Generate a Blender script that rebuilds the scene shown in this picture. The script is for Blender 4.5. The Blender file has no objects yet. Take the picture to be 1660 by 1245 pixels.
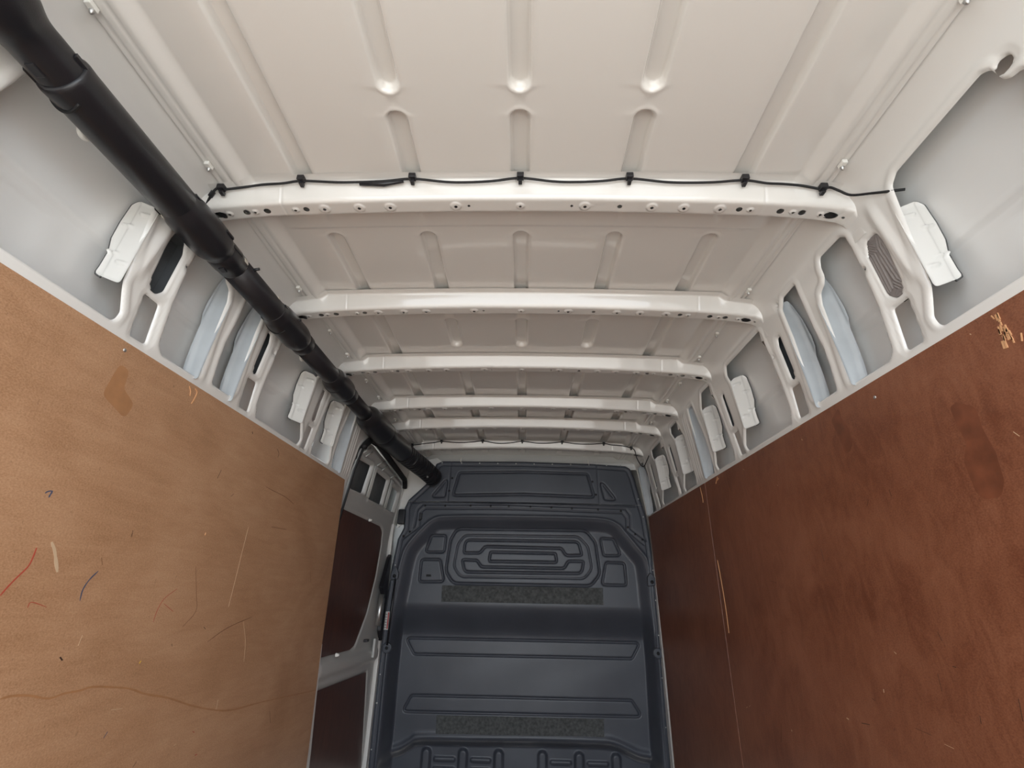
import bpy, bmesh, math, random
import numpy as np
from mathutils import Vector, Matrix
random.seed(7)
rng = np.random.default_rng(7)
S = bpy.context.scene
C = S.collection
ZC = 1.05                       # eye height above the load floor; profile heights below are given relative to it

# ------------------------------------------------------------------ camera
FPX = 793.0
cam_d = bpy.data.cameras.new('camera')
cam_d.sensor_fit = 'HORIZONTAL'; cam_d.sensor_width = 36.0; cam_d.lens = 36.0 * FPX / 1660.0
cam_d.clip_start = 0.02
cam = bpy.data.objects.new('camera', cam_d); C.objects.link(cam); S.camera = cam
_vy = Vector((18.5, -340.5, -FPX)).normalized()
_D = -(FPX * FPX + 340.5 ** 2) / (18.5 + .022 * 340.5)
_vx = Vector((-_D, 340.5 + .022 * _D, FPX)); _vx = (_vx - _vy * _vx.dot(_vy)).normalized()
_vz = _vx.cross(_vy)
cam.matrix_world = Matrix.Translation((.018, 0, ZC)) @ Matrix((_vx, _vy, _vz)).to_4x4()

# ------------------------------------------------------------------ daylight: overcast sky entering through the open rear doors
W = bpy.data.worlds.new('sky'); S.world = W; W.use_nodes = True
wn = W.node_tree.nodes; wl = W.node_tree.links
wbg = wn['Background']
wbg.inputs['Color'].default_value = (.85, .925, 1.0, 1); wbg.inputs['Strength'].default_value = 1.0
sun_d = bpy.data.lights.new('sun', 'SUN'); sun_d.energy = 2.8; sun_d.angle = math.radians(8); sun_d.color = (1, .95, .87)
sun = bpy.data.objects.new('sun', sun_d); C.objects.link(sun)
sun.rotation_euler = (math.radians(48), 0, math.radians(150))
pd = bpy.data.lights.new('rear_opening_portal', 'AREA'); pd.shape = 'RECTANGLE'; pd.size = 1.76; pd.size_y = 2.0
pd.cycles.is_portal = True
po = bpy.data.objects.new('rear_opening_portal', pd); C.objects.link(po)
po.location = (0, -.14, 1.0); po.rotation_euler = (math.radians(90), 0, 0)

vs_ = S.view_settings
vs_.view_transform = 'Standard'; vs_.look = 'None'; vs_.gamma = 1.0; vs_.use_curve_mapping = False
vs_.exposure = 2.32

# ------------------------------------------------------------------ helpers
WL = {}
def wloc(o): return WL.get(o.name, Vector((0, 0, 0)))
def put(o, parent=None, loc=(0, 0, 0)):
    loc = Vector(loc); C.objects.link(o)
    if parent is not None:
        o.parent = parent; o.location = loc - wloc(parent)
    else: o.location = loc
    WL[o.name] = loc
    return o
def mesh(name, verts, faces, mat=None, smooth=True):
    me = bpy.data.meshes.new(name)
    me.from_pydata([tuple(map(float, v)) for v in verts], [], faces)
    if mat: me.materials.append(mat)
    if smooth: me.polygons.foreach_set('use_smooth', [True] * len(me.polygons))
    me.update(); return me
def mk(name, verts, faces, mat, parent=None, origin=None, smooth=True):
    """verts in van coordinates (height relative to the eye) -> one mesh object"""
    v = np.array(verts, float); v[:, 2] += ZC
    if origin is None: origin = wloc(parent) if parent is not None else Vector((0, 0, 0))
    v -= np.array(origin)
    o = bpy.data.objects.new(name, mesh(name, v, faces, mat, smooth))
    return put(o, parent, origin)
def empty(name, loc):
    o = bpy.data.objects.new(name, None); o.empty_display_size = .05
    return put(o, None, (loc[0], loc[1], loc[2] + ZC))
def tag(o, label, cat, group=None):
    o['label'] = label; o['category'] = cat
    if group: o['group'] = group
    return o
def struct(o, label=None):
    o['kind'] = 'structure'
    if label: o['label'] = label
    return o
def share(name, me, parent, loc, rot=(0, 0, 0), scale=(1, 1, 1)):
    o = bpy.data.objects.new(name, me); o.rotation_euler = rot; o.scale = scale
    return put(o, parent, (loc[0], loc[1], loc[2] + ZC))
def box_vf(x0, x1, y0, y1, z0, z1):
    v = [(x, y, z) for x in (x0, x1) for y in (y0, y1) for z in (z0, z1)]
    return v, [(0, 1, 3, 2), (4, 6, 7, 5), (0, 4, 5, 1), (2, 3, 7, 6), (0, 2, 6, 4), (1, 5, 7, 3)]
def bevel(me, w, seg=2):
    bm = bmesh.new(); bm.from_mesh(me)
    bmesh.ops.remove_doubles(bm, verts=bm.verts, dist=1e-6)
    bmesh.ops.recalc_face_normals(bm, faces=bm.faces)
    ed = [e for e in bm.edges if len(e.link_faces) == 2 and e.calc_face_angle(0) > .5]
    bmesh.ops.bevel(bm, geom=ed, offset=w, segments=seg, profile=.5, affect='EDGES')
    bm.to_mesh(me); bm.free()
def bx(name, x0, x1, y0, y1, z0, z1, mat, parent=None, bev=.002, origin=None):
    v, f = box_vf(x0, x1, y0, y1, z0, z1)
    o = mk(name, v, f, mat, parent, origin, smooth=False)
    if bev: bevel(o.data, bev)
    return o
def prism(name, poly, axis, a, b, mat, parent=None, bev=.0015, origin=None):
    """extrude a 2D outline along an axis: axis X -> poly is (Y,Z); Y -> (X,Z); Z -> (X,Y)"""
    n = len(poly); v = []
    for t in (a, b):
        for p, q in poly:
            v.append({'X': (t, p, q), 'Y': (p, t, q), 'Z': (p, q, t)}[axis])
    f = [tuple(range(n)), tuple(range(2 * n - 1, n - 1, -1))] + [(i, (i + 1) % n, n + (i + 1) % n, n + i) for i in range(n)]
    o = mk(name, v, f, mat, parent, origin, smooth=False)
    if bev: bevel(o.data, bev)
    return o
def tube_vf(path, radii, seg=24, cap=True):
    P = [Vector(p) for p in path]; n = len(P); v = []; f = []
    if not hasattr(radii, '__len__'): radii = [radii] * n
    up = Vector((0, 0, 1))
    for i in range(n):
        t = (P[min(i + 1, n - 1)] - P[max(i - 1, 0)])
        t = t.normalized() if t.length > 1e-9 else Vector((0, 1, 0))
        a = t.cross(up)
        if a.length < 1e-3: a = t.cross(Vector((1, 0, 0)))
        a.normalize(); b = a.cross(t).normalized()
        for k in range(seg):
            th = 2 * math.pi * k / seg
            v.append(P[i] + radii[i] * (a * math.cos(th) + b * math.sin(th)))
    for i in range(n - 1):
        for k in range(seg):
            k2 = (k + 1) % seg
            f.append((i * seg + k, i * seg + k2, (i + 1) * seg + k2, (i + 1) * seg + k))
    if cap: f.append(tuple(range(seg - 1, -1, -1))); f.append(tuple((n - 1) * seg + k for k in range(seg)))
    return v, f
def tube(name, path, radii, mat, parent=None, seg=24, origin=None):
    v, f = tube_vf(path, radii, seg); return mk(name, v, f, mat, parent, origin)
def dome_mesh(name, r, h, mat, seg=12, rings=4):
    v = [(0, 0, h)]; f = []
    for i in range(1, rings + 1):
        a = i / rings * math.pi / 2
        for k in range(seg):
            t = 2 * math.pi * k / seg; v.append((r * math.sin(a) * math.cos(t), r * math.sin(a) * math.sin(t), h * math.cos(a)))
    for k in range(seg): f.append((0, 1 + k, 1 + (k + 1) % seg))
    for i in range(rings - 1):
        for k in range(seg):
            a = 1 + i * seg + k; b = 1 + i * seg + (k + 1) % seg; f.append((a, a + seg, b + seg, b))
    return mesh(name, v, f, mat)
# signed distance (positive outside) of points to a closed outline
def sdp(u, v, poly, big=1.0):
    u = np.asarray(u, float); v = np.asarray(v, float); out = np.full(u.shape, big)
    p = np.asarray(poly, float); m = .12
    sel = (u > p[:, 0].min() - m) & (u < p[:, 0].max() + m) & (v > p[:, 1].min() - m) & (v < p[:, 1].max() + m)
    x = u[sel]; y = v[sel]
    d = np.full(x.shape, 1e9); ins = np.zeros(x.shape, bool)
    for i in range(len(p)):
        ax, ay = p[i]; bx_, by_ = p[(i + 1) % len(p)]
        ex, ey = bx_ - ax, by_ - ay; L = ex * ex + ey * ey + 1e-15
        t = np.clip(((x - ax) * ex + (y - ay) * ey) / L, 0, 1)
        d = np.minimum(d, (x - ax - t * ex) ** 2 + (y - ay - t * ey) ** 2)
        c = ((ay > y) != (by_ > y))
        with np.errstate(divide='ignore', invalid='ignore'):
            xi = ax + (y - ay) * ex / (ey if abs(ey) > 1e-12 else 1e-12)
        ins ^= c & (x < xi)
    d = np.sqrt(d); out[sel] = np.where(ins, -d, d); return out
def sdline(u, v, pts, big=1.0):
    u = np.asarray(u, float); v = np.asarray(v, float); d = np.full(u.shape, big * big)
    for (ax, ay), (bx_, by_) in zip(pts[:-1], pts[1:]):
        ex, ey = bx_ - ax, by_ - ay; L = ex * ex + ey * ey + 1e-15
        t = np.clip(((u - ax) * ex + (v - ay) * ey) / L, 0, 1)
        d = np.minimum(d, (u - ax - t * ex) ** 2 + (v - ay - t * ey) ** 2)
    return np.sqrt(d)
def fillet(poly, r, n=5):
    """round the corners of an outline; r may be one radius or one for each corner"""
    P = [Vector(p) for p in poly]; out = []; m = len(P)
    for i in range(m):
        ri = r[i] if hasattr(r, '__len__') else r
        a = P[i - 1] - P[i]; b = P[(i + 1) % m] - P[i]
        la, lb = a.length, b.length; a.normalize(); b.normalize()
        ang = math.acos(max(-1, min(1, a.dot(b))))
        if ang > 3.05 or ri <= 0: out.append(tuple(P[i])); continue
        t = min(ri / math.tan(ang / 2), la * .48, lb * .48)
        p0 = P[i] + a * t; p1 = P[i] + b * t
        for k in range(n + 1):
            s = k / n
            q = p0 * (1 - s) ** 2 + P[i] * (2 * s * (1 - s)) + p1 * s * s
            out.append(tuple(q))
    return out
def sstep(a, b, x):
    t = np.clip((x - a) / (b - a), 0, 1); return t * t * (3 - 2 * t)
def spline(pts, n=6):
    """Catmull-Rom through points"""
    P = [Vector(p) for p in pts]; P = [P[0] * 2 - P[1]] + P + [P[-1] * 2 - P[-2]]; out = []
    for i in range(1, len(P) - 2):
        for k in range(n):
            t = k / n; a, b, c, d = P[i - 1], P[i], P[i + 1], P[i + 2]
            out.append(.5 * ((2 * b) + (c - a) * t + (2 * a - 5 * b + 4 * c - d) * t * t + (3 * b - a - 3 * c + d) * t ** 3))
    out.append(P[-2]); return out
def sheet(name, us, vs, pos, mat, parent=None, keep=None, origin=None):
    """pressed sheet: a grid over (u,v), trimmed exactly along keep()=0, bent by pos(u,v)"""
    us = np.asarray(us, float); vs = np.asarray(vs, float); nu, nv = len(us), len(vs)
    U, V = np.meshgrid(us, vs, indexing='ij')
    idx = np.arange(nu * nv).reshape(nu, nv)
    quads = np.stack([idx[:-1, :-1], idx[1:, :-1], idx[1:, 1:], idx[:-1, 1:]], -1).reshape(-1, 4)
    uu = U.ravel(); vv = V.ravel(); faces = []
    if keep is None: faces = quads.tolist()
    else:
        f = keep(uu, vv); f = np.where(np.abs(f) < 1e-6, 1e-6, f)
        inside = f[quads] > 0; cnt = inside.sum(1)
        faces = quads[cnt == 4].tolist()
        xu = []; xv = []; ed = {}; base = nu * nv
        def cut(a, b):
            k = (a, b) if a < b else (b, a)
            if k not in ed:
                t = f[a] / (f[a] - f[b]); xu.append(uu[a] + (uu[b] - uu[a]) * t); xv.append(vv[a] + (vv[b] - vv[a]) * t)
                ed[k] = base + len(xu) - 1
            return ed[k]
        for q in quads[(cnt > 0) & (cnt < 4)]:
            poly = []
            for i in range(4):
                a, b = int(q[i]), int(q[(i + 1) % 4])
                if f[a] > 0: poly.append(a)
                if (f[a] > 0) != (f[b] > 0): poly.append(cut(a, b))
            if len(poly) >= 3: faces.append(poly)
        uu = np.concatenate([uu, xu]); vv = np.concatenate([vv, xv])
    used = np.zeros(len(uu), bool)
    for fc in faces: used[fc] = True
    remap = np.cumsum(used) - 1
    P = np.stack(pos(uu[used], vv[used]), -1)
    faces = [[int(remap[i]) for i in fc] for fc in faces]
    return mk(name, P, faces, mat, parent, origin)
def lines(a, b, step, fine=(), fstep=.002):
    """grid lines from a to b, denser inside the fine ranges"""
    xs = list(np.arange(a, b, step)) + [b]
    for f0, f1 in fine: xs += list(np.arange(max(a, f0), min(b, f1), fstep))
    xs = sorted(xs); out = [xs[0]]
    for x in xs[1:]:
        if x - out[-1] > fstep * .6: out.append(x)
    return out

# ------------------------------------------------------------------ materials
def mat(name, col, rough=.5, metal=0, coat=0, spec=.5, noise=None, bump=None):
    m = bpy.data.materials.new(name); m.use_nodes = True; n = m.node_tree.nodes; l = m.node_tree.links
    b = n['Principled BSDF']
    b.inputs['Base Color'].default_value = (*col, 1); b.inputs['Roughness'].default_value = rough
    b.inputs['Metallic'].default_value = metal; b.inputs['Specular IOR Level'].default_value = spec
    b.inputs['Coat Weight'].default_value = coat; b.inputs['Coat Roughness'].default_value = .06
    tc = n.new('ShaderNodeTexCoord')
    if noise:
        sc, amt = noise
        t = n.new('ShaderNodeTexNoise'); t.inputs['Scale'].default_value = sc; t.inputs['Detail'].default_value = 5
        l.new(tc.outputs['Object'], t.inputs['Vector'])
        r = n.new('ShaderNodeMapRange'); r.inputs[1].default_value = .3; r.inputs[2].default_value = .7
        r.inputs[3].default_value = 1 - amt; r.inputs[4].default_value = 1 + amt
        l.new(t.outputs['Fac'], r.inputs[0])
        mx = n.new('ShaderNodeVectorMath'); mx.operation = 'SCALE'; mx.inputs[0].default_value = col
        l.new(r.outputs[0], mx.inputs['Scale']); l.new(mx.outputs[0], b.inputs['Base Color'])
    if bump:
        sc, st = bump
        t = n.new('ShaderNodeTexNoise'); t.inputs['Scale'].default_value = sc; t.inputs['Detail'].default_value = 3
        l.new(tc.outputs['Object'], t.inputs['Vector'])
        bp = n.new('ShaderNodeBump'); bp.inputs['Strength'].default_value = st; bp.inputs['Distance'].default_value = .002
        l.new(t.outputs['Fac'], bp.inputs['Height']); l.new(bp.outputs['Normal'], b.inputs['Normal'])
    return m
def plywood(name, cols, grain, mixw=(.6, .4, .4), rough=.42, warp=.4, seed=0.0, fleck=(.9, .7, .5)):
    """cols dark..light, grain = stretch of the grain noise in X,Y,Z"""
    m = bpy.data.materials.new(name); m.use_nodes = True; n = m.node_tree.nodes; l = m.node_tree.links
    b = n['Principled BSDF']; b.inputs['Roughness'].default_value = rough
    tc = n.new('ShaderNodeTexCoord')
    def mapped(sc, off=0.0):
        mp = n.new('ShaderNodeMapping'); mp.inputs['Scale'].default_value = sc; mp.inputs['Location'].default_value = (seed, seed + off, seed * .7)
        l.new(tc.outputs['Object'], mp.inputs['Vector']); return mp.outputs[0]
    def noise(vec, sc, det=4, rg=.55, dist=0.0):
        t = n.new('ShaderNodeTexNoise'); t.inputs['Scale'].default_value = sc; t.inputs['Detail'].default_value = det
        t.inputs['Roughness'].default_value = rg; t.inputs['Distortion'].default_value = dist
        l.new(vec, t.inputs['Vector']); return t.outputs['Fac']
    def math_(op, a, c, d=None):
        k = n.new('ShaderNodeMath'); k.operation = op
        for i, x in enumerate((a, c, d)):
            if x is None: continue
            if isinstance(x, (int, float)): k.inputs[i].default_value = x
            else: l.new(x, k.inputs[i])
        return k.outputs[0]
    g = noise(mapped(grain), 9, 6, .65, warp)
    g2 = noise(mapped((1, 26, 40), 3), 9, 3, .7)
    bl = noise(mapped((1, 1, 1.3), 5), 2.6, 5, .6, .8)
    v = math_('ADD', math_('MULTIPLY_ADD', math_('SUBTRACT', bl, .5), mixw[0], .5), math_('MULTIPLY', math_('SUBTRACT', g, .5), mixw[1]))
    v = math_('ADD', v, math_('MULTIPLY', math_('SUBTRACT', g2, .5), mixw[2]))
    r = n.new('ShaderNodeValToRGB'); l.new(v, r.inputs[0])
    e = r.color_ramp.elements; e[0].position = .34; e[1].position = .68; e[0].color = (*cols[0], 1); e[1].color = (*cols[-1], 1)
    if len(cols) > 2: k = e.new(.5); k.color = (*cols[1], 1)
    # pale scuffs and dark nicks with their own shapes
    sc = noise(mapped((1, 5, 30), 9), 7, 3, .7, .3)
    mr = n.new('ShaderNodeMapRange'); mr.inputs[1].default_value = .61; mr.inputs[2].default_value = .80; mr.inputs[4].default_value = .28
    l.new(sc, mr.inputs[0])
    mx = n.new('ShaderNodeMix'); mx.data_type = 'RGBA'; l.new(mr.outputs[0], mx.inputs[0]); l.new(r.outputs[0], mx.inputs[6]); mx.inputs[7].default_value = (*fleck, 1)
    nk = noise(mapped((1, 22, 9), 13), 8, 2, .6, .8)
    mr2 = n.new('ShaderNodeMapRange'); mr2.inputs[1].default_value = .69; mr2.inputs[2].default_value = .78; mr2.inputs[4].default_value = .55
    l.new(nk, mr2.inputs[0])
    mx2 = n.new('ShaderNodeMix'); mx2.data_type = 'RGBA'; l.new(mr2.outputs[0], mx2.inputs[0]); l.new(mx.outputs[2], mx2.inputs[6])
    mx2.inputs[7].default_value = (*[c * .35 for c in cols[0]], 1)
    l.new(mx2.outputs[2], b.inputs['Base Color'])
    bp = n.new('ShaderNodeBump'); bp.inputs['Strength'].default_value = .18; bp.inputs['Distance'].default_value = .002
    l.new(g, bp.inputs['Height']); l.new(bp.outputs['Normal'], b.inputs['Normal'])
    return m
M = dict(
    white=mat('white_paint', (.80, .785, .75), .26, coat=.5),
    skin=mat('white_paint_thin', (.74, .74, .725), .36, coat=.25),
    primer=mat('pale_blue_grey_primer', (.50, .535, .56), .42, coat=.1, noise=(14, .06)),
    grey=mat('grey_primer_paint', (.52, .52, .50), .38, coat=.2),
    seam=mat('sealant_grey', (.10, .10, .10), .7),
    black=mat('black_plastic', (.015, .015, .018), .30, bump=(420, .08)),
    rubber=mat('black_rubber', (.010, .010, .011), .65),
    slate=mat('slate_blue_plastic', (.062, .069, .086), .40, noise=(5, .10), bump=(500, .10)),
    felt=mat('charcoal_felt', (.085, .09, .09), .95, noise=(60, .38)),
    steel=mat('zinc_steel', (.55, .55, .54), .35, metal=.9),
    grille=mat('grey_brown_vent_plastic', (.26, .235, .225), .55),
    clipw=mat('white_nylon', (.80, .79, .74), .5),
    paper=mat('sticker_paper', (.75, .74, .72), .5),
    red=mat('red_ink', (.45, .03, .03), .5), ink=mat('grey_ink', (.25, .25, .27), .5),
    floor=mat('brown_floor_board', (.26, .17, .11), .6, noise=(6, .2)),
    concrete=mat('pale_concrete', (.42, .40, .37), .85, noise=(.8, .12)),
    tape=mat('masking_tape', (.62, .58, .50), .8),
)
M['plyL'] = plywood('tan_plywood', ((.35, .183, .092), (.455, .252, .137), (.555, .335, .195)), (1, .7, 5), (.50, .28, .70), .36, .6, 2.0, (.66, .46, .30))
M['plyR'] = plywood('red_brown_film_plywood', ((.145, .046, .022), (.215, .078, .039), (.28, .112, .060)), (1, 2.0, .9), (.60, .45, .65), .36, 1.6, 5.0, (.38, .18, .10))
M['plyD'] = plywood('dark_brown_door_plywood', ((.055, .018, .010), (.085, .028, .015), (.115, .042, .023)), (1, 5, .8), (.5, .6, .3), .36, .3, 8.0, (.2, .1, .06))
M['primer_shade'] = mat('dark_grey_primer_shade', (.095, .102, .108), .45, noise=(20, .15))  # primer grey kept dark to put shade inside pillar slots and door openings
M['roof'] = mat('off_white_gloss_paint', (.79, .772, .735), .30, coat=1.0)
MK = dict(red=mat('red_crayon', (.42, .07, .04), .6), blue=mat('blue_ink', (.05, .07, .13), .6), pale=mat('pale_scratch', (.58, .41, .26), .7),
          dark=mat('dark_scuff', (.045, .022, .014), .6), brown=mat('brown_scratch', (.19, .085, .04), .6), stainL=mat('orange_stain', (.39, .19, .085), .4, noise=(30, .12)), stainR=mat('dark_red_stain', (.165, .054, .026), .36, noise=(25, .25)), yellow=mat('yellow_fleck', (.72, .46, .06), .6),
          splinter=mat('raw_wood_splinter', (.62, .33, .16), .8), steel=M['steel'])

# ================================================================== the setting: van body
YB = [.905, 1.405, 1.89, 2.375, 2.72, 3.17]          # rear flange of each roof beam
def roofz(x):
    ax = np.abs(x); return .955 - .012 * np.minimum(ax / .66, 1.1) ** 2 - .022 * sstep(.668, .70, ax)

ground = struct(bx('ground', -14, 14, -16, 12, -1.05 - .66, -1.05 - .60, M['concrete'], bev=0))
floor = struct(bx('floor', -.93, .93, -.12, 3.62, -1.075, -1.05, M['floor'], bev=0))

# ---- roof skin with its pressed channels
CH = []
for c in (0, -.27, .27): CH += [(c, -.5, .665), (c, .757, 1.0), (c, 1.14, 1.52), (c, 1.622, 1.80), (c, 2.02, 3.45)]
for c in (-.54, .54): CH += [(c, -.5, 1.0), (c, 1.14, 3.45)]
def roof_pos(x, y):
    z = roofz(x)
    z = z - .004 * (1 - sstep(1.086, 1.094, y)) * (y > .95) * (np.abs(x) < .64)
    for c, a, b in CH:
        d = np.hypot(x - c, y - np.clip(y, a, b)) - .0245
        z = z + .019 * sstep(0, .0075, -d)
        z = z - .0018 * np.exp(-((d - .004) / .003) ** 2)
    for k in (-.735, -.712, .712, .735): z = z + .0025 * np.exp(-((x - k) / .004) ** 2)
    return x, y, z
xf = [(s * c - .027, s * c + .027) for c in (0, .27, .54) for s in (-1, 1)] + [(-.745, -.66), (.66, .745)]
yf = [(.63, .70), (.725, .775), (1.075, 1.15), (1.59, 1.64), (1.78, 1.83), (1.98, 2.04)]
roof = struct(sheet('ceiling', lines(-.744, .744, .03, xf, .0028), lines(-.12, 3.62, .03, yf, .004), roof_pos, M['roof']),
              'off-white pressed metal roof with recessed channels')

sheet('outer_skin', lines(-.80, .80, .05), lines(-.13, 3.75, .1), lambda x, y: (x, y, .992 - .034 * (x / .74) ** 2), M['skin'], roof)

# ---- roof beams: hat section lofted between a top and a bottom guide, holes punched in the underside
_tx = np.concatenate([np.linspace(0, .744, 40), [.785, .815, .830, .834, .836]])
_tz = np.concatenate([roofz(np.linspace(0, .744, 40)) - .003, [.910, .895, .868, .83, .79]])
_bx = np.array([0, .15, .3, .45, .55, .62, .70, .75, .785, .803, .810, .812, .814])
_bz = np.array([.902, .9015, .8985, .894, .890, .8865, .880, .874, .868, .859, .844, .822, .797])
def _arc(x, z): return np.concatenate([[0], np.cumsum(np.hypot(np.diff(x), np.diff(z)))])
_ta = _arc(_tx, _tz); _ba = _arc(_bx, _bz); BL = _ba[-1]
PW = np.array([0, .02, .07, .14, .86, .94, .985, 1.0, 1.0, .985, .94, .2, .05, .03])
PY = np.array([-.009, .0105, .0135, .0150, .0275, .0302, .0335, .038, .070, .0745, .077, .092, .096, .108])
_pt = np.concatenate([[0], np.cumsum(np.hypot(np.diff(PY), np.diff(PW) * .05))])
T_BOT = (_pt[7] + _pt[8]) / 2
HOLES = [(0, .0035, .011), (.163, .0042, .0145), (.130, .0036, 0), (.25, .006, 0), (.330, .0042, .0145), (.409, .0042, .0145), (.498, .0042, .0145), (.545, .0075, 0),
         (.572, .0035, .008), (.645, .0085, 0), (.675, .0035, .008), (.697, .0085, 0), (.74, .0035, .008), (.795, .0036, 0)]
def beam(y0, grommets, idx):
    hs = []
    for x, r, w in HOLES:
        for s in ((1, -1) if x else (1,)):
            if abs(x - .25) < .001 and s < 0: continue
            hs.append((s * x, r, w))
    big = [(s * .766, .016, .0095) for s in (1, -1)]
    def keep(u, t):
        d = np.full(u.shape, 1.0)
        for x, r, w in hs: d = np.minimum(d, np.hypot(u - x, (t - T_BOT) * 1.0) - r)
        for x, a, b in big: d = np.minimum(d, (np.hypot((u - x) / a, (t - T_BOT) / b) - 1) * b)
        return d
    def pos(u, t):
        a = np.abs(u); sg = np.where(u < 0, -1, 1)
        w = np.interp(t, _pt, PW); y = np.interp(t, _pt, PY)
        f = a / BL * _ta[-1]
        tx = np.interp(np.where(a < .7, a, f), _ta, _tx); tz = np.interp(np.where(a < .7, a, f), _ta, _tz)
        bx_ = np.interp(a, _ba, _bx); bz = np.interp(a, _ba, _bz)
        X = tx * (1 - w) + bx_ * w; Z = tz * (1 - w) + bz * w
        for x, r, wr in hs:
            if wr:
                d = np.hypot(u - x, t - T_BOT); Z = Z - .0028 * sstep(wr, wr * .82, d)
        g = np.exp(-((a - .60) / .0013) ** 2) * .002                      # lap joint of the end pieces
        return X * sg, y0 + y + g, Z + g * w
    xl = lines(-BL, BL, .02, [(x - .017, x + .017) for x, r, w in hs] + [(x - .02, x + .02) for x, a, b in big] + [(.594, .606), (-.606, -.594), (.68, BL), (-BL, -.68)], .0025)
    tl = lines(0, _pt[-1], .006, [(_pt[4], _pt[10]), (0, _pt[3])], .0022)
    o = sheet('roof_beam', xl, tl, pos, M['roof'], roof, keep)
    o['label'] = ['roof cross beam nearest the rear doors, with black cable clipped along it', 'second roof cross beam from the rear doors', 'third roof cross beam from the rear doors',
                  'fourth roof cross beam from the rear doors', 'fifth roof cross beam from the rear doors', 'roof cross beam just above the dark bulkhead'][idx]
    if grommets:
        for s in (1, -1):
            v = []; n = 20
            for k in range(n):
                th = 2 * math.pi * k / n; v.append((s * .760 + .016 * math.cos(th), y0 + .054 + .011 * math.sin(th), .8715 - .25 * .016 * math.cos(th) * 1))
            g = mk('hole_plug', v + [(s * .760, y0 + .054, .874)], [(k, (k + 1) % n, n) for k in range(n)], M['rubber'], o)
    return o
BEAMS = [beam(y, True, i) for i, y in enumerate(YB)]

# ---- side rail fixings (small white clips on the roof seam)
_v, _f = box_vf(-.006, .006, -.010, .010, -.008, .002)
clip_me = mesh('rail_clip', _v, _f, M['clipw'], False); bevel(clip_me, .0015)
stud_me = dome_mesh('stud', .005, .010, M['steel'])
for y in (.50, .84, 1.345, 1.63, 1.83, 2.10, 2.315, 2.66):
    for s in (-1, 1):
        c = share('rail_clip', clip_me, roof, (s * .733, y, .915))
        share('stud', stud_me, c, (s * .733, y + .004, .908), (math.pi, 0, 0))

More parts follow.
